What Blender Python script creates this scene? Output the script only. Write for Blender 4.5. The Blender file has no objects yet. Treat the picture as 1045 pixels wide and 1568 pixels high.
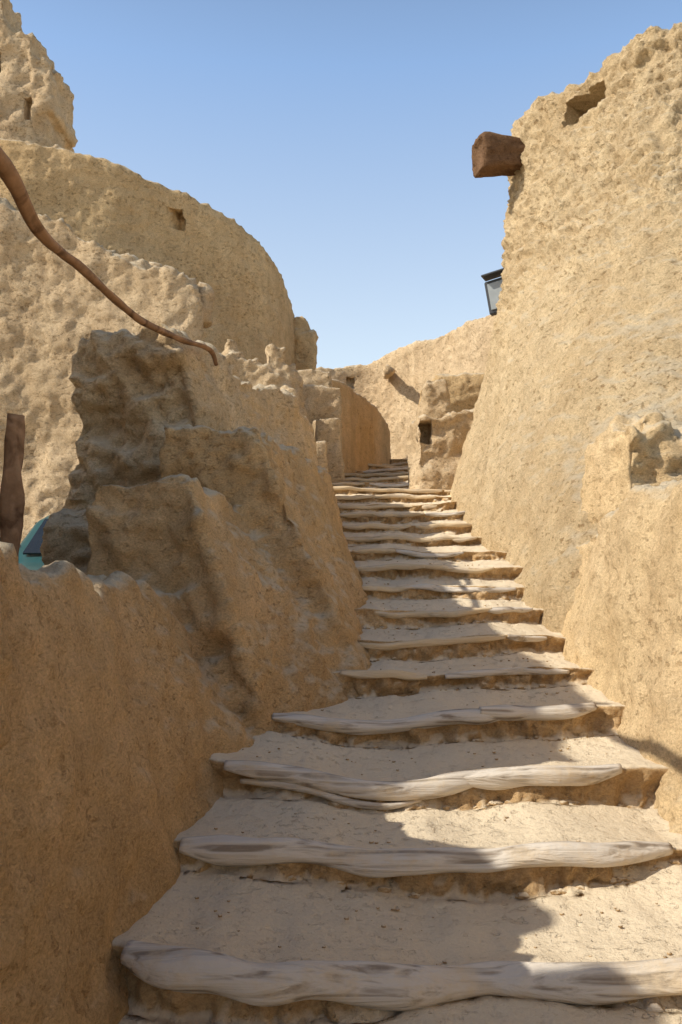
import bpy, bmesh, math, random
from mathutils import Vector, noise, Matrix
random.seed(7)
scene=bpy.context.scene
COL=scene.collection

# ------------------------------------------------------------ materials
def nn(nt,t,**kw):
    n=nt.nodes.new(t)
    for k,v in kw.items(): setattr(n,k,v)
    return n
def ramp(nt,fac,stops):
    r=nn(nt,'ShaderNodeValToRGB'); el=r.color_ramp.elements
    while len(el)<len(stops): el.new(0.5)
    for e,(p,c) in zip(el,stops):
        e.position=p; e.color=(c[0],c[1],c[2],1) if hasattr(c,'__len__') else (c,c,c,1)
    nt.links.new(fac,r.inputs[0]); return r.outputs[0]
def mixc(nt,fac,a,b,mode='MIX'):
    m=nn(nt,'ShaderNodeMix'); m.data_type='RGBA'; m.blend_type=mode
    for s,v in ((m.inputs[0],fac),(m.inputs[6],a),(m.inputs[7],b)):
        if hasattr(v,'is_linked'): nt.links.new(v,s)
        elif hasattr(v,'__len__'): s.default_value=(v[0],v[1],v[2],1)
        else: s.default_value=v
    return m.outputs[2]
def math_(nt,op,a,b=0.5,clamp=False):
    m=nn(nt,'ShaderNodeMath',operation=op); m.use_clamp=clamp
    for s,v in ((m.inputs[0],a),(m.inputs[1],b)):
        if hasattr(v,'is_linked'): nt.links.new(v,s)
        else: s.default_value=v
    return m.outputs[0]
def mud(name,cl,cd,dust=(0.77,0.64,0.45),dustamt=0.8,lump=1.0,sc=1.0,pit=0.5,crack=0.45,fn=1.0):
    m=bpy.data.materials.new(name); m.use_nodes=True; nt=m.node_tree; nt.nodes.clear()
    out=nn(nt,'ShaderNodeOutputMaterial'); bs=nn(nt,'ShaderNodeBsdfPrincipled')
    nt.links.new(bs.outputs[0],out.inputs[0]); bs.inputs['Roughness'].default_value=0.95
    bs.inputs['Specular IOR Level'].default_value=0.1
    tc=nn(nt,'ShaderNodeTexCoord'); co=tc.outputs['Object']
    def noi(scale,det=5,rough=0.6,dist=0.0,vec=co):
        n=nn(nt,'ShaderNodeTexNoise'); n.inputs['Scale'].default_value=scale
        n.inputs['Detail'].default_value=det; n.inputs['Roughness'].default_value=rough
        n.inputs['Distortion'].default_value=dist
        nt.links.new(vec,n.inputs['Vector']); return n.outputs[0]
    mp=nn(nt,'ShaderNodeMapping'); mp.inputs['Scale'].default_value=(1,1,1.5); mp.inputs['Rotation'].default_value=(0.2,0.3,0.1)
    nt.links.new(co,mp.inputs[0]); flat=mp.outputs[0]
    mv=nn(nt,'ShaderNodeMapping'); mv.inputs['Scale'].default_value=(2.2,2.2,.45); nt.links.new(co,mv.inputs[0])
    big=noi(0.9,4,0.6,0.0); mid=noi(5*sc,7,0.66,0.0); lum=noi(19*sc,3,0.6,0.0,flat); fine=noi(60*sc,5,0.8,0.0,flat)
    strk=noi(1.6,5,0.6,0.0,mv.outputs[0])
    zone=ramp(nt,noi(1.7,4,0.6,0.0),[(0.40,0.3),(0.60,1.0)])   # weathered patches vs. smooth plaster
    c=mixc(nt,ramp(nt,big,[(0.36,0),(0.64,1)]),cd,cl)
    c=mixc(nt,0.4,c,mixc(nt,ramp(nt,mid,[(0.35,0.0),(0.7,1)]),(0.76,0.71,0.66),(1.28,1.26,1.24)),'MULTIPLY')
    c=mixc(nt,0.6,c,mixc(nt,ramp(nt,strk,[(0.36,0.0),(0.66,1)]),(0.84,0.79,0.75),(1.12,1.12,1.12)),'MULTIPLY')
    c=mixc(nt,0.6,c,mixc(nt,ramp(nt,fine,[(0.36,0.0),(0.60,1)]),(0.66,0.58,0.50),(1.30,1.29,1.27)),'MULTIPLY')
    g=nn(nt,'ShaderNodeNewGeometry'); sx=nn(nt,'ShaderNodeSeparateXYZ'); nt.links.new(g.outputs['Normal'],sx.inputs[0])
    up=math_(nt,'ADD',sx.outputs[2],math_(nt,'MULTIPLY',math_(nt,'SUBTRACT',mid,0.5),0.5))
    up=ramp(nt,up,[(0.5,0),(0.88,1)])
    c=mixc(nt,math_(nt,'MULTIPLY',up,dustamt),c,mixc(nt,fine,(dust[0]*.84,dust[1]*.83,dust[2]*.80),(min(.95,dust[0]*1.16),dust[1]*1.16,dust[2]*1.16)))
    pits=ramp(nt,lum,[(0.35,0),(0.42,1)])
    c=mixc(nt,math_(nt,'MULTIPLY',zone,pit),c,mixc(nt,pits,(0.56,0.47,0.38),(1,1,1)),'MULTIPLY')  # shade of the pit hollows painted into the colour
    vo=nn(nt,'ShaderNodeTexVoronoi',feature='DISTANCE_TO_EDGE'); vo.inputs['Scale'].default_value=1.7*sc
    wv=nn(nt,'ShaderNodeVectorMath',operation='ADD'); nt.links.new(co,wv.inputs[0])
    nv=nn(nt,'ShaderNodeTexNoise'); nv.inputs['Scale'].default_value=5; nv.inputs['Detail'].default_value=5; nt.links.new(co,nv.inputs['Vector'])
    sv=nn(nt,'ShaderNodeVectorMath',operation='SCALE'); sv.inputs[3].default_value=0.45; nt.links.new(nv.outputs[1],sv.inputs[0]); nt.links.new(sv.outputs[0],wv.inputs[1])
    nt.links.new(wv.outputs[0],vo.inputs['Vector'])
    ck=ramp(nt,vo.outputs[0],[(0.0,0),(0.010,1)])
    ckm=math_(nt,'MULTIPLY',math_(nt,'SUBTRACT',1.0,ck),ramp(nt,big,[(0.50,0),(0.58,crack)]))
    c=mixc(nt,ckm,c,(0.18,0.11,0.06))
    nt.links.new(c,bs.inputs['Base Color'])
    b1=nn(nt,'ShaderNodeBump'); b1.inputs['Distance'].default_value=0.040*lump/sc; b1.inputs['Strength'].default_value=0.95
    h=math_(nt,'ADD',math_(nt,'MULTIPLY',lum,0.5),math_(nt,'MULTIPLY',math_(nt,'MULTIPLY',pits,zone),0.35)); h=math_(nt,'ADD',h,math_(nt,'MULTIPLY',mid,1.0))
    h=math_(nt,'SUBTRACT',h,math_(nt,'MULTIPLY',ckm,0.6))
    nt.links.new(h,b1.inputs['Height'])
    b2=nn(nt,'ShaderNodeBump'); b2.inputs['Distance'].default_value=0.016*fn*lump/sc; b2.inputs['Strength'].default_value=1.0
    nt.links.new(fine,b2.inputs['Height']); nt.links.new(b1.outputs[0],b2.inputs['Normal'])
    nt.links.new(b2.outputs[0],bs.inputs['Normal'])
    return m
def wood(name,cl,cd,scale=(2,40,40),mud_=(0.60,0.47,0.31),m0=.46):
    m=bpy.data.materials.new(name); m.use_nodes=True; nt=m.node_tree; bs=nt.nodes['Principled BSDF']
    bs.inputs['Roughness'].default_value=0.85; bs.inputs['Specular IOR Level'].default_value=0.15
    tc=nn(nt,'ShaderNodeTexCoord'); mp=nn(nt,'ShaderNodeMapping'); mp.inputs['Scale'].default_value=scale
    nt.links.new(tc.outputs['Object'],mp.inputs[0])
    a=nn(nt,'ShaderNodeTexNoise'); a.inputs['Scale'].default_value=1; a.inputs['Detail'].default_value=6; a.inputs['Distortion'].default_value=0.4
    nt.links.new(mp.outputs[0],a.inputs['Vector'])
    b=nn(nt,'ShaderNodeTexNoise'); b.inputs['Scale'].default_value=5; b.inputs['Detail'].default_value=7; b.inputs['Roughness'].default_value=.7
    nt.links.new(tc.outputs['Object'],b.inputs['Vector'])
    c=mixc(nt,ramp(nt,a.outputs[0],[(0.34,0),(0.50,1)]),cd,cl)
    c=mixc(nt,ramp(nt,b.outputs[0],[(m0,0),(m0+.16,0.85)]),c,mud_)
    nt.links.new(c,bs.inputs['Base Color'])
    bp=nn(nt,'ShaderNodeBump'); bp.inputs['Distance'].default_value=0.016; bp.inputs['Strength'].default_value=1.0
    nt.links.new(math_(nt,'ADD',a.outputs[0],math_(nt,'MULTIPLY',b.outputs[0],.5)),bp.inputs['Height']); nt.links.new(bp.outputs[0],bs.inputs['Normal'])
    return m
def plain(name,c,rough=0.5,metal=0.0):
    m=bpy.data.materials.new(name); m.use_nodes=True; nt=m.node_tree; bs=nt.nodes['Principled BSDF']
    bs.inputs['Roughness'].default_value=rough; bs.inputs['Metallic'].default_value=metal
    n=nn(nt,'ShaderNodeTexNoise'); n.inputs['Scale'].default_value=12; n.inputs['Detail'].default_value=6
    tc=nn(nt,'ShaderNodeTexCoord'); nt.links.new(tc.outputs['Object'],n.inputs['Vector'])
    nt.links.new(mixc(nt,n.outputs[0],tuple(x*0.75 for x in c),tuple(min(1,x*1.2) for x in c)),bs.inputs['Base Color'])
    return m
M_near=mud('mud_plaster_orange',(0.76,0.53,0.285),(0.63,0.43,0.215),sc=1.35,lump=1.1,pit=.55,crack=0.0,fn=1.3)
M_right=mud('mud_plaster_sand',(0.84,0.65,0.39),(0.77,0.58,0.325),sc=1.35,lump=1.05,pit=.5,crack=.15,fn=1.3)  # sunlit side: extra sun brightness put into the base colour
M_tower=mud('mud_plaster_tower',(0.83,0.66,0.41),(0.76,0.585,0.345),lump=1.9,sc=1.0,pit=.8,crack=.3)  # sunlit tower: base colour raised in place of stronger sun
M_far=mud('mud_plaster_far',(0.79,0.585,0.325),(0.71,0.51,0.27),lump=1.5,sc=0.95,pit=.5,crack=.2)
M_grey=mud('mud_plaster_grey',(0.74,0.58,0.375),(0.65,0.495,0.305),lump=1.5,sc=1.05,pit=.6,crack=.2)
M_block=mud('mud_plaster_pale',(0.77,0.595,0.37),(0.68,0.505,0.295),lump=1.3,sc=1.2,pit=.5,crack=.2)
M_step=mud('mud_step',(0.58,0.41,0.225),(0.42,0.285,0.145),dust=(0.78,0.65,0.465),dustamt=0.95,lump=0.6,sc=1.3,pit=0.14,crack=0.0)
M_ground=mud('desert_ground',(0.60,0.47,0.30),(0.52,0.39,0.24),crack=0)
M_log=wood('weathered_wood',(0.60,0.53,0.44),(0.27,0.215,0.16),(1.6,42,42),m0=.50)
M_log2=wood('mud_caked_wood',(0.58,0.475,0.35),(0.29,0.22,0.145),(2.0,38,38),(.62,.47,.285),.36)
M_branch=wood('brown_branch',(0.34,0.19,0.10),(0.12,0.06,0.03),(9,9,9),(0.22,.12,.06))
M_clay=mud('baked_mud_brown',(0.25,0.15,0.085),(0.14,0.08,0.042),dust=(.45,.31,.18),lump=1.6,crack=0)

# ------------------------------------------------------------ mesh helpers
def cr(pts,k):
    out=[]; n=len(pts)
    for i in range(n-1):
        p0=pts[max(i-1,0)];p1=pts[i];p2=pts[i+1];p3=pts[min(i+2,n-1)]
        for j in range(k):
            t=j/k
            out.append(tuple(0.5*((2*b)+(-a+c)*t+(2*a-5*b+4*c-d)*t*t+(-a+3*b-3*c+d)*t**3) for a,b,c,d in zip(p0,p1,p2,p3)))
    out.append(tuple(pts[-1])); return out
def wall_geo(bm,st,k=4):
    s=cr(st,k) if k>1 else st; rings=[]
    for i,(xb,yb,xt,yt,z0,z1,th) in enumerate(s):
        a=s[max(i-1,0)];b=s[min(i+1,len(s)-1)]
        d=Vector((b[2]-a[2],b[3]-a[3])); d.normalize(); n=Vector((-d.y,d.x))*th
        P=[(xb,yb,z0),(xt,yt,z1),(xt+n.x,yt+n.y,z1),(xt+n.x*1.1,yt+n.y*1.1,z0)]
        rings.append([bm.verts.new(p) for p in P])
    for a,b in zip(rings,rings[1:]):
        for j in range(4):
            bm.faces.new((a[j],a[(j+1)%4],b[(j+1)%4],b[j]))
    bm.faces.new(rings[0][::-1]); bm.faces.new(rings[-1])
def box_geo(bm,x0,x1,y0,y1,z0,z1,rot=0.0,taper=0.0):
    cx,cy=(x0+x1)/2,(y0+y1)/2; R=Matrix.Rotation(rot,3,'Z'); v=[]
    for z,s in ((z0,1.0),(z1,1.0-taper)):
        for x,y in ((x0,y0),(x1,y0),(x1,y1),(x0,y1)):
            p=R@Vector(((x-cx)*s,(y-cy)*s,0)); v.append(bm.verts.new((cx+p.x,cy+p.y,z)))
    for f in ((3,2,1,0),(4,5,6,7),(0,1,5,4),(1,2,6,5),(2,3,7,6),(3,0,4,7)): bm.faces.new([v[i] for i in f])
def loft_geo(bm,levels,k=3):
    rings=[]
    for lv in levels:
        z=lv[0]; pts=lv[1]; c=pts+[pts[0]]
        r=cr(c,k)[:-1]
        rings.append([bm.verts.new((p[0],p[1],z)) for p in r])
    n=len(rings[0])
    for a,b in zip(rings,rings[1:]):
        for j in range(n): bm.faces.new((a[j],a[(j+1)%n],b[(j+1)%n],b[j]))
    bm.faces.new(rings[0][::-1]); bm.faces.new(rings[-1])
def obj_from_bm(name,bm,mat=None,parent=None,smooth=True):
    bmesh.ops.recalc_face_normals(bm,faces=bm.faces)
    me=bpy.data.meshes.new(name); bm.to_mesh(me); bm.free()
    if mat: me.materials.append(mat)
    if smooth: me.polygons.foreach_set('use_smooth',[True]*len(me.polygons))
    o=bpy.data.objects.new(name,me); COL.objects.link(o)
    if parent: o.parent=parent
    return o
def empty(name):
    o=bpy.data.objects.new(name,None); COL.objects.link(o); return o
def fr(p,s,o=4): return noise.fractal(p*s,0.9,2.1,o)
def organic(name,parts,mat,voxel,cut=(),smooth=3,a=(0.05,0.03,0.012),front=0.0,top=0.0,flake=0.0,fs=7.0,zf=None,parent=None,seed=0):
    bm=bmesh.new()
    for p in parts: p(bm)
    o=obj_from_bm(name,bm,None,None,False)
    def ev():
        dg=bpy.context.evaluated_depsgraph_get(); me=bpy.data.meshes.new_from_object(o.evaluated_get(dg))
        o.modifiers.clear(); old=o.data; o.data=me; bpy.data.meshes.remove(old)
    r=o.modifiers.new('r','REMESH'); r.mode='VOXEL'; r.voxel_size=voxel
    s=o.modifiers.new('s','SMOOTH'); s.factor=0.5; s.iterations=smooth; ev()
    me=o.data; off=Vector((seed*3.7,seed*1.3,seed*5.1)); nv=[]
    for v in me.vertices:
        p=v.co+off; n=v.normal
        d=a[0]*noise.noise(p*1.1)+a[1]*fr(p,3.2,3)+a[2]*fr(p,11,3)
        if flake:
            # flaking patches only in weathered zones, plain plaster elsewhere
            zone=min(1,max(0.12,.35+1.6*noise.noise(p*.8)))
            k=flake*zone if zf is None else flake*min(1,max(0.15,(v.co.z-zf)/1.4+.4*noise.noise(p*.9)))
            q=Vector((p.x,p.y,p.z*1.35))
            d+=k*(math.tanh(4*(noise.noise(q*fs)+.5*noise.noise(q*fs*2.3)))*.5+.5*noise.noise(q*fs*3.1))
        w=max(0,-n.y-0.45)*front+max(0,n.z-0.3)*top
        if w>0:
            q=Vector((p.x,p.y,p.z*1.3))
            e=noise.noise(q*3.1)+.5*noise.noise(q*6.7); pl=math.tanh(e*5)*.35
            d+=w*(pl+0.5*fr(q,9,3))
        nv.append(v.co+n*d)
    for v,c in zip(me.vertices,nv): v.co=c
    me.materials.clear(); me.materials.append(mat)
    me.polygons.foreach_set('use_smooth',[True]*len(me.polygons)); me.update()
    if cut:
        cb=bmesh.new()
        for c in cut:
            box_geo(cb,*c)
        bmesh.ops.subdivide_edges(cb,edges=cb.edges[:],cuts=4,use_grid_fill=True)
        for v in cb.verts: v.co+=Vector((noise.noise(v.co*9),noise.noise(v.co*9+Vector((5,5,5))),noise.noise(v.co*9+Vector((9,2,5)))))*.04
        co=obj_from_bm('cutter',cb,mat,None,False)
        b=o.modifiers.new('b','BOOLEAN'); b.operation='DIFFERENCE'; b.solver='FAST'; b.object=co; ev()
        bpy.data.objects.remove(co)
    if parent: o.parent=parent
    return o
def tube(name,pts,radii,mat,parent=None,seg=14,k=6,rough=0.15,seed=0):
    full=cr([tuple(p)+(r,) for p,r in zip(pts,radii)],k); bm=bmesh.new(); rings=[]
    for i,q in enumerate(full):
        a=Vector(full[max(i-1,0)][:3]);b=Vector(full[min(i+1,len(full)-1)][:3]); t=(b-a).normalized()
        u=t.cross(Vector((0,0,1))); 
        if u.length<0.1: u=t.cross(Vector((0,1,0)))
        u.normalize(); w=u.cross(t); r=q[3]; c=Vector(q[:3]); ring=[]
        for j in range(seg):
            an=2*math.pi*j/seg; dv=u*math.cos(an)+w*math.sin(an)
            rr=r*(1+rough*2*noise.noise(Vector((c.x*5+seed*9,c.y*5+math.cos(an)*1.2,c.z*5+math.sin(an)*1.2)))+rough*0.5*math.cos(3*an+seed))
            ring.append(bm.verts.new(c+dv*rr))
        rings.append(ring)
    for a,b in zip(rings,rings[1:]):
        for j in range(seg): bm.faces.new((a[j],a[(j+1)%seg],b[(j+1)%seg],b[j]))
    for ring in (rings[0],rings[-1]): bm.faces.new(ring)
    return obj_from_bm(name,bm,mat,parent)
def interp(tab,y):
    if y<=tab[0][0]: return tab[0][1]
    for (a,va),(b,vb) in zip(tab,tab[1:]):
        if y<=b:
            t=(y-a)/(b-a); return va+(vb-va)*t
    return tab[-1][1]

# ------------------------------------------------------------ staircase
stair=empty('mud_staircase')
XL=[(2.2,-.58),(3.2,-.5),(3.7,-.31),(4.2,0),(4.7,.14),(5.2,.16),(6.2,.11),(7.2,.05),(9.2,-.16),(10,-.5),(20,-1.5)]
XR=[(2.2,1.12),(3.2,1.08),(3.7,1.12),(4.7,1.15),(6.2,1.2),(9.2,1.22),(9.8,1.6),(11,2.0),(20,4)]
PROF={0:[.06,.03,.0,-.01,-.03,-.04,-.04,-.01,.05],1:[.03,.02,.02,.0,-.02,-.03,.01,.01,-.02],2:[.05,.03,.01,-.02,-.03,-.01,.0,.0,.01],3:[-.01,-.01,-.01,-.02,-.02,.02,.03,.03,.03]}
def edge(n,x):
    if n<=15: y=2.225+.5*n; z=.15+.1227*n
    else: y=9.725+.75*(n-15); z=.15+.1227*15+.13*(n-15)
    k=.5 if 0<=n<=3 else .85
    wob=.09*noise.noise(Vector((x*1.3+n*7.1,n*3.3,0)))+.05*k*noise.noise(Vector((x*4+n*2.1,n*5.3,4)))
    y+=wob*1.3
    z+=k*(.055*noise.noise(Vector((x*1.7+n*4.1,n*8.3,9)))+.020*noise.noise(Vector((x*5.1+n*1.1,n*6.3,2))))
    if n in PROF:
        t=min(1,max(0,(x+.58)/1.7))*8; i=min(7,int(t)); f=t-i; f=f*f*(3-2*f); z+=(PROF[n][i]*(1-f)+PROF[n][i+1]*f)*.9; y-=.05*math.sin(min(1,max(0,t/8))*3.1)
    return y,z
def slope_of(n): return .015 if n<=3 else min(.082,.015+.012*(n-3))
bm=bmesh.new(); NX=320; NS=range(-2,23); cols=[]
RF=[(0.0,.0),(.08,.03),(.18,.045),(.3,.052),(.4,.052),(.5,.05),(.6,.046),(.7,.040),(.8,.034),(.89,.026),(.97,.026)]
TG=(.035,.06,.09,.13,.18,.25,.32,.4,.5,.6,.7,.8,.88,.94,.98)
PER=len(RF)+len(TG)
for i in range(NX+1):
    s=i/NX; col=[]
    for n in NS:
        yc=2.225+.5*n if n<=15 else 9.725+.75*(n-15)
        x0=interp(XL,yc)-.3; x1=interp(XR,yc)+.3; 
        x=x0+(x1-x0)*s
        ye,ze=edge(n,x)
        if n>-2: yp,zp=edge(n-1,x)
        else: yp,zp=ye-2.5,ze-.12
        yn,zn=edge(n+1,x)
        slope=slope_of(n)
        L=yn-ye; hz=zp+slope_of(n-1)*(ye-yp)-.004
        hz=min(hz,ze-.05)
        for f,dy in RF:
            col.append(Vector((x,ye+dy,hz+(ze-hz)*f)))
        for g in TG:
            zz=ze+slope*L*g - .014*math.sin(g*3.1)*(1+noise.noise(Vector((x*2,n*3,1)))) + .008*max(0,g-.85)/.15
            col.append(Vector((x,ye+.042+(L-.05)*g,zz)))
    cols.append(col)
grid=[]
for col in cols:
    r=[]
    for j,p in enumerate(col):
        ph=j%PER; q=p.copy()
        if ph<len(RF):
            k=1.0 if RF[ph][0]<.5 else max(.3,1-(RF[ph][0]-.5)*2.0)
            rub=math.tanh(4*(noise.noise(p*11)+.4*noise.noise(p*25)))
            q.y-=k*(.038*fr(p,7,4)+.022*rub+.024*abs(noise.noise(p*22)))
            q.z+=.006*noise.noise(p*9)
        else: q.z+=.010*fr(p,7,4)*min(1,.4+(ph-len(RF))*.15)+.014*fr(p,1.7,2)
        r.append(bm.verts.new(q))
    grid.append(r)
for a,b in zip(grid,grid[1:]):
    for j in range(len(a)-1): bm.faces.new((a[j],b[j],b[j+1],a[j+1]))
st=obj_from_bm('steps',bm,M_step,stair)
li=0
def steplog(n,x0,x1,r0,r1,dz=0,dy=0,wav=.008,mat=None):
    global li; li+=1
    pts=[];rad=[];N=max(5,int((x1-x0)/.12))
    for i in range(N+1):
        x=x0+(x1-x0)*i/N; y,z=edge(n,x); r=r0+(r1-r0)*i/N
        r*=1+.2*noise.noise(Vector((x*4,n*3.1+li,0)))+.08*noise.noise(Vector((x*14,n*3.1+li,0)))
        if i in (0,N): r*=.55
        pts.append((x,y+.024+dy+wav*noise.noise(Vector((x*3,li*2.2,1)))*2,z-r*.74+dz+.014*fr(Vector((x,y,z)),1.7,2)+wav*noise.noise(Vector((x*3,li*2.2,7)))*1.5)); rad.append(r)
    tube('step_log_%d'%li,pts,rad,mat or M_log,stair,seed=li,rough=.12,seg=18)
steplog(0,-.56,1.12,.052,.040)
steplog(1,-.52,1.08,.043,.034)
steplog(2,-.44,.55,.034,.038); steplog(2,.45,1.05,.040,.032,dz=.012,dy=-.01); steplog(2,-.38,.3,.015,.013,dz=-.06,dy=-.005)
steplog(3,-.30,.75,.028,.032); steplog(3,.6,1.12,.032,.028,dz=.012,dy=-.015)
for n in range(4,22):
    yc=2.225+.5*n if n<=15 else 9.725+.75*(n-15)
    x0=interp(XL,yc)-.05;x1=interp(XR,yc)+.05
    xm=x0+(x1-x0)*random.uniform(.3,.8)
    m2=random.choice([M_log,M_log2,M_log2])
    steplog(n,x0+random.uniform(0,.1),xm+random.uniform(-.1,.1),.022,.019,dz=random.uniform(-.010,.004),mat=M_log2)
    steplog(n,xm,x1-random.uniform(0,.35),.022,.016,dz=random.uniform(-.014,.006),mat=m2)
def butt(x,n,r,dz):
    y,z=edge(n,x); tube('log_end',[(x,y-.018,z+dz),(x+.01,y+.06,z+dz+.01),(x+.02,y+.16,z+dz+.01)],[r*.9,r,r],M_log,stair,seed=x*10,rough=.12)
for x,n,r,dz in ((.56,0,.032,-.115),(.70,0,.028,-.12),(.80,0,.032,-.105),(.92,0,.028,-.112)): butt(x,n,r,dz)
bm=bmesh.new()
def lump(c,r,sub=2,sq=(1,1,1)):
    res=bmesh.ops.create_icosphere(bm,subdivisions=sub,radius=1); sd=random.random()*50
    for v in res['verts']:
        k=1+.5*noise.noise(v.co*1.6+Vector((sd,0,0))); v.co=Vector((v.co.x*r*sq[0],v.co.y*r*sq[1],v.co.z*r*sq[2]))*k+Vector(c)
for i in range(60):
    n=random.choice([0,1,1,2,2,3,4,5,6,7]); x=random.uniform(.1,1.1) if random.random()<.6 else random.uniform(-.4,1.1)
    y,z=edge(n,x); yp,zp=edge(n-1,x); r=random.uniform(.008,.018)
    lump((x,y+.02,zp+slope_of(n-1)*.5+.004),r,3,(1.4,.9,.7))
for i in range(420):
    n=random.randint(0,8); x=random.uniform(-.45,1.12); y,z=edge(n,x); g=random.random()**2
    if random.random()<.6: g=1-g
    lump((x,y+.09+.35*g,z+slope_of(n)*.45*g-.008),random.uniform(.002,.007),1,(1.2,1,.7))
obj_from_bm('loose_rubble',bm,M_step,stair)

# ------------------------------------------------------------ left stepped parapet
W=lambda st,k=4:(lambda bm:wall_geo(bm,st,k))
B=lambda *a:(lambda bm:box_geo(bm,*a))
def crumbs(n,x0,x1,y0,y1,z,s,sd):
    rr=random.Random(sd); out=[]
    for i in range(n):
        t=rr.random(); x=x0+(x1-x0)*t; y=y0+(y1-y0)*t+rr.uniform(-.05,.3)*s*3; w=s*rr.uniform(.5,1.3)
        zz=z(t)
        out.append(B(x-w,x+w,y-w,y+w,zz-.4,zz+s*rr.uniform(.0,1.0),rr.uniform(0,1.5),rr.uniform(.1,.5)))
    return out
def core(st): return W([(s[2]-.04,s[3],s[2]-.04,s[3],-.25,s[5]-.12,s[6]) for s in st])
S1=[(-.60,-1.5,-.85,-1.5,-.2,1.3,.5),(-.57,1,-.82,1,-.15,1.25,.5),(-.55,2,-.80,2,-.05,1.21,.5),(-.50,2.6,-.79,2.6,.1,1.15,.5),(-.43,3.1,-.79,3.1,.2,1.1,.5),(-.26,3.6,-.78,4.0,.3,1.07,.45)]
S2=[(-.26,3.6,-.71,3.90,.32,1.60,.49),(.02,4.05,-.61,4.35,.42,1.51,.48),(.2,4.6,-.5,4.8,.58,1.43,.5)]
S3=[(.14,4.45,-.47,4.65,.55,1.94,.52),(.20,5.2,-.41,5.3,.72,1.92,.50),(.17,6.0,-.23,6.1,.9,1.88,.47),(.12,6.9,-.11,6.9,1.1,1.92,.5),(.0,7.8,-.17,7.8,1.3,2.02,.5)]
organic('mud_parapet_wall',[W(S1),core(S1),W(S2),core(S2),W(S3),core(S3),B(-1.0,-.60,1.2,1.62,.86,1.22,.1,.08)]
 +crumbs(7,-1.05,-.85,4.0,4.4,lambda t:1.52,.05,21)+crumbs(7,-.9,-.65,4.75,5.4,lambda t:1.86,.05,22),
 M_near,.020,smooth=20,a=(.06,.028,.012),front=.12,top=.12,flake=.014,fs=9)
S4=[(-.4,5.40,-1.06,5.40,.2,2.68,.68),(-.1,6.2,-.87,6.2,.4,2.60,.58),(0,7.0,-.67,7.0,.8,2.64,.5),(-.08,7.8,-.44,7.6,1.2,2.68,.45),(-.12,8.5,-.37,8.3,1.4,2.66,.45),(-.16,9.5,-.27,9.3,1.6,2.46,.4)]
organic('mud_buttress_wall',[W(S4),core(S4), B(-1.82,-1.3,5.25,5.7,-.1,1.50,.05,.03)]+crumbs(8,-1.5,-.6,5.7,7.3,lambda t:2.54,.09,3),M_block,.024,smooth=14,a=(.10,.045,.018),front=.26,top=.16,flake=.022,fs=7,seed=2)
organic('ruined_grey_wall',[
 W([(-7.5,10.2,-7.5,10.3,-.2,5.7,.6),(-4.4,10.5,-4.3,10.6,-.2,5.55,.6),(-3.6,10.5,-3.55,10.6,-.2,5.45,.6),(-3.2,10.5,-3.2,10.6,-.2,5.2,.6),(-2.5,10.5,-2.5,10.6,-.2,4.82,.6),(-1.85,10.5,-1.85,10.6,-.2,4.64,.6),(-1.6,10.6,-1.68,10.7,-.2,4.3,.6)]),
]+crumbs(18,-4.4,-1.7,10.7,10.8,lambda t:5.5-.95*t,.12,5),M_grey,.04,smooth=4,a=(.14,.04,.018),front=.03,top=.2,flake=.035,fs=6,seed=3)
organic('crumbling_mud_wall',[
 W([(-1.9,9.8,-1.8,9.9,0,3.55,.5),(-1.3,9.8,-1.3,9.9,0,3.55,.5),(-.95,9.7,-.95,9.9,0,3.45,.6),(-.45,9.7,-.55,9.9,0,3.15,.6),(-.3,9.8,-.38,10.0,0,2.9,.6)]),
 B(-1.42,-1.22,9.95,10.25,3.3,3.75,.5,.35),B(-.92,-.62,9.95,10.25,3.1,3.68,.2,.3)
]+crumbs(22,-1.7,-.6,9.95,10.1,lambda t:3.5-.12*t,.13,8),M_grey,.033,smooth=4,a=(.07,.045,.02),front=.10,top=.18,flake=.025,fs=6,seed=4)
organic('curved_mud_rampart',[
 W([(-10,10.9,-9.5,11.3,-.2,7.0,.7),(-6.5,11.3,-6.3,11.6,-.2,7.1,.7),(-4.8,11.5,-4.7,11.9,-.2,7.1,.7),(-3.1,11.9,-3.1,12.4,-.2,6.85,.7),(-1.75,12.8,-1.82,13.3,-.2,6.55,.7),(-1.0,14.0,-1.12,14.4,-.2,6.2,.7),(-.72,15.4,-.85,15.8,-.2,5.75,.7),(-1.0,17.2,-1.1,17.2,-.2,5.6,.7)],6),
],M_far,.052,cut=[(-2.60,-2.45,12.2,13.0,6.12,6.42,-.35)],smooth=3,a=(.1,.025,.012),top=.08,flake=.022,fs=6,seed=5)
organic('ruined_tower',[
 B(-9.5,-5.75,14.5,17,3,10.7,.05,.05),B(-6.4,-5.35,14.6,16,3,10.3,.1,.06),B(-6.2,-4.98,14.7,16,8.9,9.85,.0,.12),B(-6.2,-5.05,14.7,16.4,3,9.0,.0,.1),B(-6,-4.75,14.5,16,3,8.25,.0,.08),
 B(-6.2,-5.75,14.6,15.6,10.0,11.0,.0,.2)
],M_grey,.055,cut=[(-5.98,-5.88,14,14.9,9.55,9.9),(-5.48,-5.36,14,14.9,8.75,9.15)],smooth=3,a=(.12,.06,.025),front=.05,top=.2,flake=.04,fs=4,seed=6)
organic('mud_turret',[
 B(-.92,-.50,15.6,16.6,2,5.35,.1,.12),B(-1.0,-.60,15.6,16.4,2,5.6,.2,.3)],M_far,.05,a=(.08,.05,.02),top=.1,flake=.03,seed=7)
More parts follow.
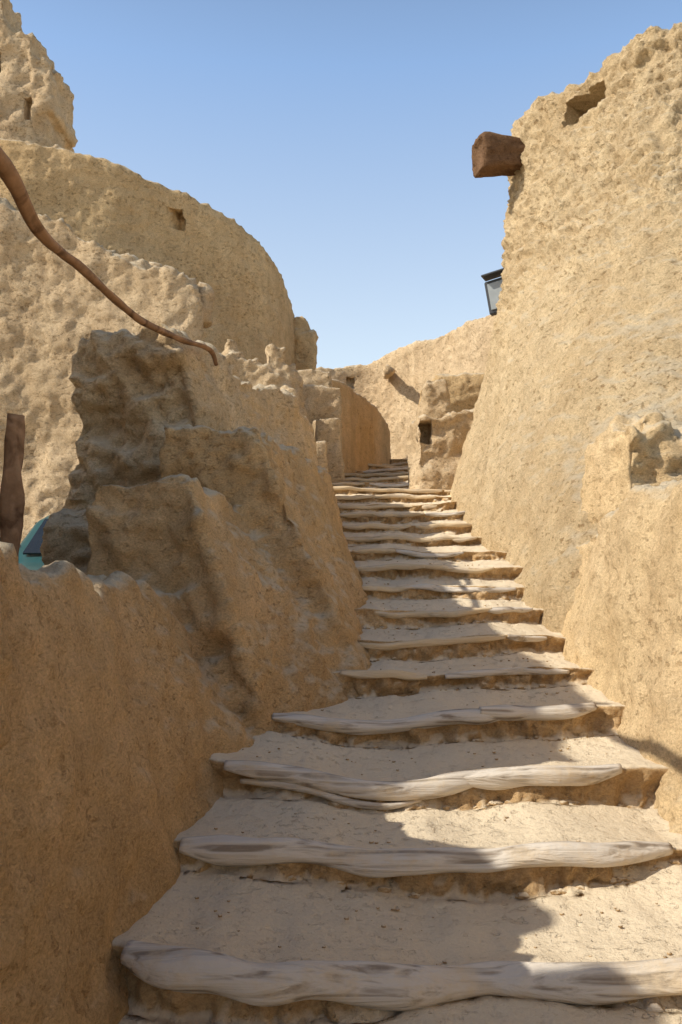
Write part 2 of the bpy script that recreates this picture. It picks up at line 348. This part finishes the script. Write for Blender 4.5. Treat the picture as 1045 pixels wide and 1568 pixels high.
organic('stepped_mud_pier',[
 B(-.36,.02,10.6,11.3,1.6,2.95,.05,.05),B(-.75,-.02,11.2,12.2,1.6,3.45,.1,.05),B(-1.0,-.15,11.5,12.6,1.6,3.75,.1,.06),B(-.5,-.2,9.9,10.6,1.2,2.55,.1,.06)],M_grey,.03,smooth=8,a=(.05,.03,.012),front=.04,top=.06,flake=.015,seed=8)
organic('curved_lane_wall',[
 W([(-.5,11.7,-.5,11.8,1.8,3.72,.4),(-.02,12.2,-.02,12.3,1.8,3.75,.4),(.32,13.1,.30,13.1,1.8,3.72,.4),(.68,14.2,.66,14.2,1.8,3.62,.4),(.93,15.4,.90,15.4,1.8,3.45,.4),(.8,16.8,.78,16.8,1.8,3.3,.4),(.1,17.8,.1,17.8,1.8,3.3,.4)],5)],M_near,.045,a=(.04,.02,.01),top=.03,seed=9)
organic('far_mud_wall',[
 W([(-3,19.8,-3,20,1.5,5.6,.6),(-.7,20,-.65,20.2,1.5,5.65,.6),(.45,20.2,.45,20.4,1.5,5.78,.6),(1.2,19.7,1.2,19.9,1.5,5.98,.6),(2.1,18.5,2.1,18.7,1.5,6.05,.6),(2.85,17,2.9,17.2,1.5,6.1,.6),(4.2,15,4.3,15.2,1.5,6.2,.6)],5)],M_grey,.055,
 cut=[(.12,.32,19.5,20.55,5.25,5.5)],smooth=3,a=(.1,.03,.016),top=.08,flake=.035,fs=6,seed=10)
tube('drain_spout',[(1.05,18.9,5.35),(1.08,19.4,5.4),(1.1,19.9,5.45)],[.10,.11,.12],M_grey,rough=.3)
organic('mud_oven_pier',[
 B(.85,1.6,10.1,10.9,1.6,2.88,.1,.08),B(.98,1.36,10.6,11.1,2.4,3.45,.2,.3),B(1.3,1.78,10.1,10.8,1.6,2.98,.0,.08)],M_grey,.025,
 cut=[(.93,1.09,9.9,10.5,2.56,2.82)],smooth=22,a=(.10,.06,.015),front=.08,top=.08,flake=.014,seed=11)
organic('mud_hut',[
 B(1.3,2.6,12.6,14,1.8,3.9,.1,.08)],M_far,.04,cut=[(1.36,1.55,12.2,13.1,2.9,3.45)],a=(.06,.04,.02),front=.04,top=.06,flake=.03,seed=12)

# ------------------------------------------------------------ right: round tower, parapet
lv=[(-.3,[(1.2,9.7),(1.12,8.3),(1.14,7.0),(1.16,5.9),(1.3,4.8),(3.2,4.4),(6,5),(7,9),(4,12.5),(2,11)]),
    (1.0,[(1.22,9.7),(1.17,8.3),(1.22,7.0),(1.28,6.0),(1.46,5.0),(3.2,4.6),(6,5.2),(7,9),(4,12.4),(2,11)]),
    (1.6,[(1.24,9.7),(1.22,8.4),(1.34,7.1),(1.50,6.1),(1.80,5.35),(3.2,5.1),(6,5.3),(7,9),(4,12.4),(2,11)]),
    (2.1,[(1.30,9.7),(1.30,8.5),(1.46,7.3),(1.72,6.4),(2.1,5.8),(3.3,5.6),(6,5.8),(7,9),(4,12.2),(2.1,10.9)]),
    (3.2,[(1.58,9.7),(1.60,8.9),(1.80,7.9),(2.15,7.0),(2.65,6.5),(3.5,6.3),(6,6.5),(6.9,9),(4.1,12),(2.3,10.8)]),
    (4.5,[(1.86,9.75),(1.88,9.2),(2.12,8.4),(2.5,7.6),(2.95,7.2),(3.7,7.0),(6,7.1),(6.8,9),(4.2,11.9),(2.5,10.8)]),
    (5.5,[(1.95,9.75),(1.96,9.3),(2.25,8.7),(2.66,8.05),(3.1,7.7),(3.9,7.4),(6,7.4),(6.8,9),(4.2,11.8),(2.6,10.8)]),
    (6.08,[(1.99,9.75),(2.04,9.35),(2.34,8.8),(2.76,8.1),(3.17,7.75),(4,7.5),(6,7.5),(6.7,9),(4.2,11.7),(2.6,10.7)])]
organic('round_mud_tower',[lambda bm:loft_geo(bm,lv,4),B(2.82,3.1,7.85,8.25,5.2,6.10,-.6,.1)],M_tower,.032,
 cut=[(2.34,2.84,8.33,9.02,5.64,5.90,-.85)],smooth=3,a=(.10,.035,.016),front=.0,top=.08,flake=.06,fs=8,zf=2.9,seed=13)
organic('side_parapet_wall',[
 W([(1.3,6.9,1.5,6.9,-.2,1.0,.5),(1.2,6.2,1.46,6.2,-.2,1.15,.6),(1.14,5.3,1.44,5.3,-.1,1.33,.7),(1.12,4.6,1.43,4.6,-.1,1.42,.8),(1.08,3.6,1.44,3.6,-.1,1.53,.8),(1.08,2.4,1.5,2.4,-.2,1.66,.8),(1.1,.5,1.5,.5,-.2,1.8,.8),(1.1,-1.5,1.5,-1.5,-.2,1.8,.8)]),
 B(1.56,2.0,4.92,5.6,.5,1.98,.25,.24),B(1.66,1.94,5.0,5.45,1.5,2.08,.6,.35),B(1.9,3.2,5.05,5.9,.5,1.95,.1,.1)],M_right,.022,smooth=34,a=(.09,.036,.013),front=.18,top=.14,flake=.014,fs=9,seed=14)
sp=bmesh.new(); ax=Vector((-1,-.20,-.05)).normalized(); u=ax.cross(Vector((0,0,1))).normalized(); w=u.cross(ax)
rings=[]
T=[(-.5,.16),(-.2,.16),(0,.165),(.08,.165),(.16,.17),(.24,.18),(.32,.19),(.38,.20),(.43,.205),(.455,.195),(.45,.165),(.42,.14)]
for t,r in T:
    c=Vector((1.98,9.4,5.63))+ax*t*1.08; ring=[]
    for j in range(36):
        an=2*math.pi*j/36+.12; sq=1/max(abs(math.cos(an)),abs(math.sin(an)))**.85
        q=Vector((math.cos(an)*2,math.sin(an)*2,t*7)); rr=.90*r*sq*(1+.12*noise.noise(q)+.10*noise.noise(q*2.7))
        ring.append(sp.verts.new(c+u*math.cos(an)*rr+w*math.sin(an)*rr*1.05))
    rings.append(ring)
for a,b in zip(rings,rings[1:]):
    for j in range(36): sp.faces.new((a[j],a[(j+1)%36],b[(j+1)%36],b[j]))
sp.faces.new(rings[-1])
obj_from_bm('clay_water_spout',sp,M_clay)
M_blk=plain('black_metal',(.03,.03,.03),.4); M_gl=plain('dusty_glass',(.28,.30,.30),.15)
fl=empty('flood_light')
def part(name,dims,loc,rot,mat,parent,bev=.01):
    bm=bmesh.new(); bmesh.ops.create_cube(bm,size=1)
    for v in bm.verts: v.co=Vector((v.co.x*dims[0],v.co.y*dims[1],v.co.z*dims[2]))
    bmesh.ops.bevel(bm,geom=bm.edges[:],offset=bev,segments=2,affect='EDGES')
    o=obj_from_bm(name,bm,mat,parent,False); o.location=loc; o.rotation_euler=rot; return o
R=(0,math.radians(-10),math.radians(-25))
part('housing',(.30,.10,.40),(1.90,10.15,4.32),R,M_blk,fl)
part('glass_pane',(.24,.02,.32),(1.88,10.095,4.32),R,M_gl,fl,.004)
part('hood',(.36,.2,.02),(1.86,10.08,4.56),R,M_blk,fl,.004)
part('bracket',(.4,.04,.04),(2.05,10.2,4.17),R,M_blk,fl,.006)

# ------------------------------------------------------------ unseen house left of the lane, added and shaped to shade the stairs
organic('offscreen_shade_house',[
 B(-5.0,-2.35,-2.0,5.3,-.2,2.45,.0,.0),B(-3.0,-2.35,-1.9,.6,2.2,2.9,0,.0),B(-2.9,-2.38,.85,1.25,2.2,2.8),B(-2.9,-2.38,1.6,1.95,2.2,2.75),B(-2.9,-2.38,2.35,5.3,2.2,3.3),B(-2.9,-2.38,2.7,5.3,3.0,3.65)],M_near,.05,
 cut=[(-2.6,-2.0,2.0,2.9,.0,1.7)],a=(.05,.04,.02),top=.06,seed=15)

br=tube('branch_handrail',[(-.98,.9,2.30),(-1.02,1.7,2.40),(-1.04,2.6,2.42),(-1.10,3.1,2.40),(-1.13,3.7,2.47),(-1.08,4.5,2.48),(-.97,5.1,2.52),(-.87,5.6,2.58),(-.84,5.72,2.50)],[.034,.03,.025,.021,.019,.018,.016,.015,.011],M_branch,k=8,rough=.2)
tube('wooden_post',[(-1.60,4.05,.0),(-1.58,4.0,.8),(-1.56,4.0,1.3),(-1.55,4.0,1.6),(-1.53,4.0,1.88)],[.05,.045,.042,.044,.034],M_branch,rough=.3,seed=3)

# ------------------------------------------------------------ parked car
car=empty('parked_car'); M_teal=plain('teal_paint',(.022,.085,.09),.35); M_tyre=plain('tyre',(.02,.02,.02),.9)
def carbody():
    bm=bmesh.new(); xs=[-.74,-.70,-.4,0,.4,.70,.74]
    prof=[(0,.35),(0,.62),(.12,.78),(.85,.90),(1.0,.93),(1.45,1.30),(1.7,1.36),(2.6,1.36),(2.95,1.15),(3.2,.9),(3.25,.4)]
    grid=[]
    for x in xs:
        e=abs(x)>.71; r=[]
        for y,z in prof:
            sc=.86 if z>1.1 else 1
            r.append(bm.verts.new((x*sc,y+(.05 if (e and y<.2) else 0),z-(.05 if e else .012*abs(x)*3))))
        grid.append(r)
    for a,b in zip(grid,grid[1:]):
        for j in range(len(prof)-1): bm.faces.new((a[j],b[j],b[j+1],a[j+1]))
    for g in (grid[0],grid[-1]): bm.faces.new(g)
    return obj_from_bm('body',bm,M_teal,car)
carbody()
def quad(name,pts,mat,parent):
    bm=bmesh.new(); vs=[bm.verts.new(p) for p in pts]; f=bm.faces.new(vs)
    r=bmesh.ops.extrude_face_region(bm,geom=[f]); 
    for g in r['geom']:
        if isinstance(g,bmesh.types.BMVert): g.co+=Vector((0,-.012,.014))
    return obj_from_bm(name,bm,mat,parent,False)
quad('windscreen',[(-.60,1.04,.965),(.60,1.04,.965),(.54,1.42,1.275),(-.54,1.42,1.275)],plain('dark_glass',(.02,.025,.03),.08),car)
for sx in (-1,1):
    for y in (.6,2.65):
        bm=bmesh.new(); bmesh.ops.create_cone(bm,cap_ends=True,segments=28,radius1=.29,radius2=.29,depth=.18)
        bmesh.ops.bevel(bm,geom=bm.edges[:],offset=.02,segments=2,affect='EDGES')
        o=obj_from_bm('wheel',bm,M_tyre,car,False); o.rotation_euler=(0,math.pi/2,0); o.location=(sx*.66,y,.29)
    part('side_window_%d'%(1 if sx>0 else 2),(.02,1.2,.26),(sx*.655,2.1,1.13),(0,0,0),bpy.data.materials['dark_glass'],car,.005)
    part('wing_mirror_%d'%(1 if sx>0 else 2),(.16,.1,.13),(sx*.80,1.15,1.05),(0,0,0),M_blk,car,.03)
    part('wiper_%d'%(1 if sx>0 else 2),(.4,.015,.012),(sx*.25,1.09,1.04),(0,sx*.25,0),M_blk,car,.003)
    bm=bmesh.new(); bmesh.ops.create_uvsphere(bm,u_segments=16,v_segments=10,radius=.1)
    o=obj_from_bm('headlight_%d'%(1 if sx>0 else 2),bm,M_gl,car); o.location=(sx*.5,.04,.66); o.scale=(1,.4,.8)
car.location=(-2.13,6.25,.26)

# ------------------------------------------------------------ ground sheet
bm=bmesh.new(); xs=[-600,-200,-60,-20]+[x*1.0 for x in range(-12,13)]+[20,60,200,600]; ys=[-600,-200,-60,-20]+[y*1.0 for y in range(-10,31)]+[45,80,200,700]
def sm(a,b,t): t=min(1,max(0,(t-a)/(b-a))); return t*t*(3-2*t)
gv=[[bm.verts.new((x,y,.0+2.3*sm(9,14,y)*sm(-2.5,-1,x)*(1-sm(40,150,y))+.24*sm(4.5,6,y)*sm(-1,-2,x)*(1-sm(9,12,y))+.05*noise.noise(Vector((x*.3,y*.3,0)))-(.15 if y<9 else 0))) for x in xs] for y in ys]
for a,b in zip(gv,gv[1:]):
    for j in range(len(xs)-1): bm.faces.new((a[j],a[j+1],b[j+1],b[j]))
obj_from_bm('ground',bm,M_ground)

# ------------------------------------------------------------ light, sky, camera
SUN_EL=39.5; AZ=math.radians(17); to_sun=Vector((-math.cos(AZ),-math.sin(AZ),0))*math.cos(math.radians(SUN_EL))+Vector((0,0,math.sin(math.radians(SUN_EL))))
sd=bpy.data.lights.new('sun','SUN'); sd.energy=5.0; sd.angle=math.radians(.5); sd.color=(1,.945,.84)
so=bpy.data.objects.new('sun',sd); COL.objects.link(so); so.rotation_euler=to_sun.to_track_quat('Z','Y').to_euler()
wd=bpy.data.worlds.new('World'); scene.world=wd; wd.use_nodes=True; nt=wd.node_tree
sk=nn(nt,'ShaderNodeTexSky'); sk.sky_type='NISHITA'; sk.sun_disc=False; sk.sun_elevation=math.radians(SUN_EL)
sk.sun_rotation=math.atan2(to_sun.x,to_sun.y); sk.air_density=1.0; sk.dust_density=1.0; sk.ozone_density=1.0
bg=nt.nodes['Background']; bg.inputs[1].default_value=.13
# pale haze colour added to brighten the low sky and the fill light
tc=nn(nt,'ShaderNodeTexCoord'); sx=nn(nt,'ShaderNodeSeparateXYZ'); nt.links.new(tc.outputs['Generated'],sx.inputs[0])
hz=ramp(nt,sx.outputs[2],[(0.0,(.46,.42,.34)),(0.20,(.42,.43,.39)),(0.50,(.15,.24,.39)),(0.68,(.02,.03,.05)),(1.0,(.0,.0,.0))])
sc_=nn(nt,'ShaderNodeVectorMath',operation='SCALE'); sc_.inputs[3].default_value=1/.13; nt.links.new(hz,sc_.inputs[0])
ad=nn(nt,'ShaderNodeVectorMath',operation='ADD'); nt.links.new(sk.outputs[0],ad.inputs[0]); nt.links.new(sc_.outputs[0],ad.inputs[1])
nt.links.new(ad.outputs[0],bg.inputs[0])
cd=bpy.data.cameras.new('camera'); co=bpy.data.objects.new('camera',cd); COL.objects.link(co)
cd.sensor_fit='VERTICAL'; cd.sensor_height=36; cd.lens=36*1300/1568; cd.shift_y=66/1568; cd.clip_end=2000; cd.clip_start=.05
co.location=(0,0,1.22); co.rotation_euler=(math.pi/2,0,0); scene.camera=co
scene.view_settings.view_transform='Standard'; scene.view_settings.look='None'; scene.view_settings.exposure=0
print('FACES',sum(len(o.data.polygons) for o in bpy.data.objects if o.type=='MESH'))
